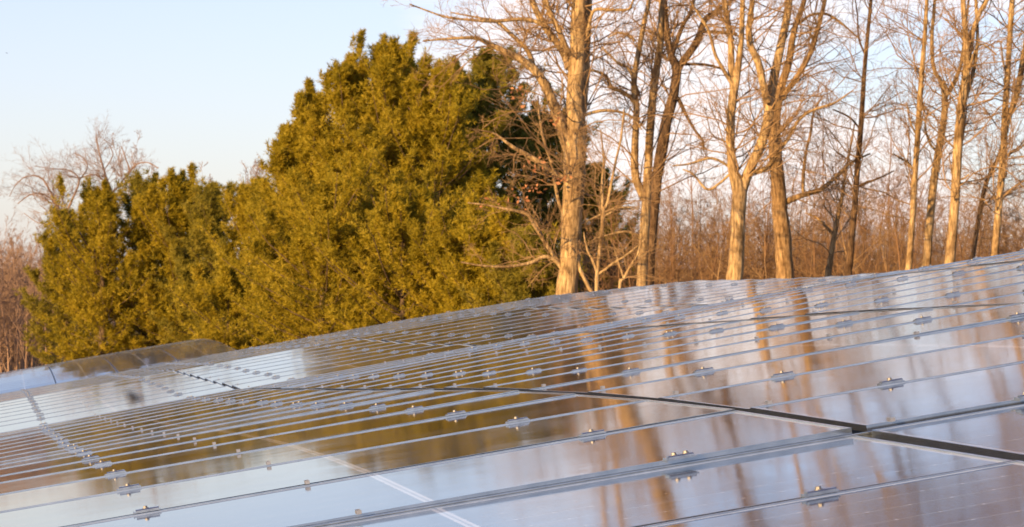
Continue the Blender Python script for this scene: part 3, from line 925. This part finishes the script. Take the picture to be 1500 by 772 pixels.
limb_tree(64, [([(1390, 405, 16), (1392, 375, 15), (1397, 320, 14), (1401, 261, 14), (1405, 200, 14), (1410, 140, 13), (1416, 95, 11), (1413, 40, 9), (1410, 0, 8), (1405, -90, 5), (1400, -170, 2)], 0),
               ([(1413, 110, 10), (1421, 70, 9), (1426, 45, 8), (1436, 18, 7), (1447, -5, 7), (1465, -70, 4), (1475, -140, 2)], .15),
               ([(1412, 130, 5), (1428, 75, 4), (1440, 65, 3), (1460, 80, 2)], -.2), ([(1401, 262, 4), (1410, 262, 3), (1420, 255, 2)], -.3),
               ([(1406, 190, 7), (1412, 150, 7), (1424, 110, 6), (1432, 60, 5), (1430, 0, 5), (1436, -80, 3)], .1)],
          "thickest of the close trio of trunks, dividing into several upright stems", "tree", M_BARK_LIGHT, M_TWIG, "bare trees beyond the panels", 1.1)
limb_tree(82, [([(1422, 405, 8), (1424, 384, 7), (1431, 335, 7), (1440, 285, 7), (1450, 255, 6), (1461, 234, 5), (1470, 200, 3), (1475, 160, 2)], 0)],
          "crooked dark sapling leaning between two golden trunks", "tree", M_BARK_DARK, M_TWIG, "bare trees beyond the panels", 1.2)
limb_tree(65, [([(1456, 398, 12), (1458, 370, 11), (1462, 320, 11), (1467, 261, 10.5), (1471, 190, 10), (1475, 125, 9), (1479, 60, 8), (1483, 0, 8), (1490, -90, 5), (1494, -170, 2)], 0),
               ([(1471, 200, 8), (1479, 168, 9), (1488, 145, 9), (1495, 112, 9), (1500, 82, 9), (1508, 30, 8), (1518, -40, 6), (1530, -130, 3)], .15),
               ([(1476, 110, 4), (1470, 92, 3), (1466, 60, 2)], -.2)],
          "tall golden tree at the wood's edge with a dark companion stem curving off it", "tree", M_BARK_LIGHT, M_TWIG, "bare trees beyond the panels", 1.1)
limb_tree(70, [([(1535, 395, 14), (1538, 340, 13), (1530, 250, 12), (1536, 140, 11), (1545, 20, 9), (1550, -100, 5)], 0), ([(1532, 230, 6), (1515, 180, 5), (1505, 140, 3)], -.2)],
          "golden tree just past the dark companion stem, at the wood's outer edge", "tree", M_BARK_LIGHT, M_TWIG, "bare trees beyond the panels", 1.1)

# spreading bare trees above and beyond the pines
def thin(limbs): return [([(x, y, w * .6) for x, y, w in pl], d) for pl, d in limbs]


limb_tree(145, thin([([(96, 440, 10), (95, 380, 9), (93, 340, 8.5), (90, 318, 8), (80, 295, 6), (72, 278, 5), (60, 260, 4), (40, 258, 3), (24, 270, 2), (14, 288, 1.5)], 0),
                ([(84, 302, 4), (70, 288, 3.5), (48, 284, 3), (26, 298, 2)], .3), ([(92, 322, 6), (106, 292, 5), (116, 264, 4), (102, 250, 3), (76, 247, 2), (50, 243, 1.5)], -.3),
                ([(115, 266, 4), (128, 246, 3), (122, 232, 2.5), (108, 224, 2)], .2), ([(94, 345, 4), (75, 330, 3), (55, 326, 2), (35, 312, 1.5)], .2)]),
          "spreading bare tree reaching out past the outermost low pine", "tree", M_TWIG_FAR, M_TWIG_FAR, "bare trees far behind the pines", 1.6, minr=.016)
limb_tree(148, thin([([(168, 440, 10), (167, 340, 9), (165, 290, 8), (156, 262, 6), (149, 238, 4.5), (143, 213, 3), (140, 200, 2)], 0),
                ([(165, 282, 5), (180, 264, 4.5), (189, 250, 4), (184, 232, 3), (178, 214, 2)], .2), ([(188, 254, 3.5), (200, 241, 3), (216, 238, 2.5), (232, 246, 2)], -.2),
                ([(162, 274, 4), (140, 256, 3.5), (118, 260, 3), (98, 257, 2)], -.3), ([(152, 250, 3), (165, 228, 2.5), (160, 212, 2)], .2)]),
          "bare tree with crooked limbs rising above the low pines", "tree", M_TWIG_FAR, M_TWIG_FAR, "bare trees far behind the pines", 1.6, minr=.016)
for (x, y, Y, lab, spr, rr) in [
    (230, 225, 156, "twiggy bare tree peeping over the broad low pine", 1.2, .15),
    (345, 215, 158, "hazy rose-brown bare tree in the notch between pine clumps", .85, .12),
    (380, 232, 160, "fine-twigged bare tree touching the big evergreen clump's outer edge", .8, .12),
    (312, 240, 162, "thin rose-brown bare tree behind the dark-topped pine", .8, .12),
    (22, 330, 150, "pinkish bare tree at the far edge of the wood, tallest there", .8, .12),
    (-12, 340, 146, "pinkish bare tree cut by the picture's edge beside the far wood", .8, .12),
    (48, 372, 155, "low pinkish bare tree next to the outermost low pine", .8, .11)]:
    auto_tree(px_x(x, Y), Y, px_h(x, y, Y) * .98, rr, lab, "tree", M_TWIG_FAR, M_TWIG_FAR, "bare trees far behind the pines", spr, .3, n1=18, rmin=.013)

# thin saplings one can tell apart in the brush, then the brush itself
for (x, y, Y, lab) in [
    (985, 250, 88, "thin reddish sapling in the brush beside the dark Y-forked tree"),
    (1030, 262, 86, "upright twiggy sapling between the dark tree and the V-split tree"),
    (1112, 240, 90, "thin sapling in the gap between the V-split tree and the amber trunk"),
    (1190, 225, 88, "twiggy sapling under the amber trunk's low branch"),
    (1290, 205, 92, "airy sapling between the slim dark tree and the pole-like tree"),
    (1315, 235, 84, "short bushy sapling close before the pole-like tree"),
    (1015, 140, 98, "slim leafless tree rising behind the dark tree's wide Y fork"),
    (1205, 95, 104, "fine-twigged leafless tree filling the sky between the amber trunk and the slim dark tree"),
    (1300, 120, 100, "wispy leafless tree between the slim dark tree and the pole-like tree"),
    (1340, 60, 110, "tall wispy tree directly behind the pole-like tree"),
    (1440, 110, 105, "wispy leafless tree over the crooked dark sapling"),
    (1050, 190, 106, "wispy tree behind the stout golden tree's trunk, reddish twigs"),
    (1480, 220, 86, "reddish sapling behind the tall golden edge tree")]:
    auto_tree(px_x(x, Y), Y, px_h(x, y, Y), .05, lab, "sapling", M_TWIG_RED, M_TWIG_RED, "saplings in the brush", .8, .2, "sapling", n1=14)

br, bt, fw = MB(), MB(), MB()
for k in range(520):
    Y = rng.uniform(84, 150)
    x = rng.uniform(860, 1640)
    tan = rng.uniform() < .45
    top = rng.normal(300, 40) if not tan else rng.normal(335, 30)
    X = px_x(x, Y)
    auto_tree(X, Y, max(1.6, px_h(x, top, Y)), rng.uniform(.025, .08), None, None, None, None, spread=rng.uniform(.9, 1.9), fork=.06, lean=rng.normal(0, .22), n1=9, up=rng.uniform(-.02, .05), amax=1.5, into=bt if tan else br)
for k in range(260):
    Y = rng.uniform(138, 190); x = rng.uniform(-150, 85); X = px_x(x, Y)
    auto_tree(X, Y, max(2.0, px_h(x, rng.normal(378, 30), Y)), .07, None, None, None, None, spread=.9, fork=.10, n1=10, rmin=.011, into=fw)
tag(br.build("brush_thicket", M_TWIG_RED, None, True), "dense reddish-brown leafless brush filling the wood's floor behind the bare trunks", "brush", kind="stuff")
tag(bt.build("brush_thicket", M_TWIG, None, True), "tan leafless shrubs tangled through the reddish brush behind the bare trunks", "brush", kind="stuff")
tag(fw.build("far_wood", M_TWIG_FAR, None, True), "rosy leafless wood far off beyond the outermost low pine", "wood", kind="stuff")

# ------------------------------------------------------------------ small flyers
def flyer(name, loc, span, label, cat, rz):
    root = empty(name, tuple(loc), label, cat)
    root.rotation_euler = (0.2, 0.25, rz)
    b = MB()
    ys = np.linspace(-.30, .34, 11)
    rr = np.array([.02, .035, .05, .065, .075, .078, .07, .055, .05, .045, .008])
    b.tubes(np.stack([np.zeros(11), ys, .02 * np.sin(ys * 4)], -1)[None] * span, rr[None] * span * (1.7 if name == 'insect' else 1), 8)
    b.build("body", M_BLACK, root, True)
    for sgn in (-1, 1):
        w = MB()
        pts = [(0.05, .14), (.25, .20), (.5, .06), (.30, .0), (.05, -.08)]
        top = [(sgn * x * span, y * span, (.02 + .25 * x) * span) for x, y in pts]; bot = [(a, c, d - .012 * span) for a, c, d in top]
        n = 5
        w.add(top + bot, [(k, (k + 1) % n, n + (k + 1) % n, n + k) for k in range(n)], [(0, k, k + 1) for k in range(1, n - 1)] + [(n, n + k + 1, n + k) for k in range(1, n - 1)])
        w.build("wing", M_BLACK, root)
    if name == 'insect': root.rotation_euler = (1.1, 0.3, rz)
    return root


flyer("bird", at(10, 78, 220), 0.36, "tiny dark bird flying high in the open pale sky", "bird", 0.7)
flyer("insect", at(194, 585, 1.2), 0.0135, "small dark out-of-focus insect hovering above the panels", "insect", 0.9)
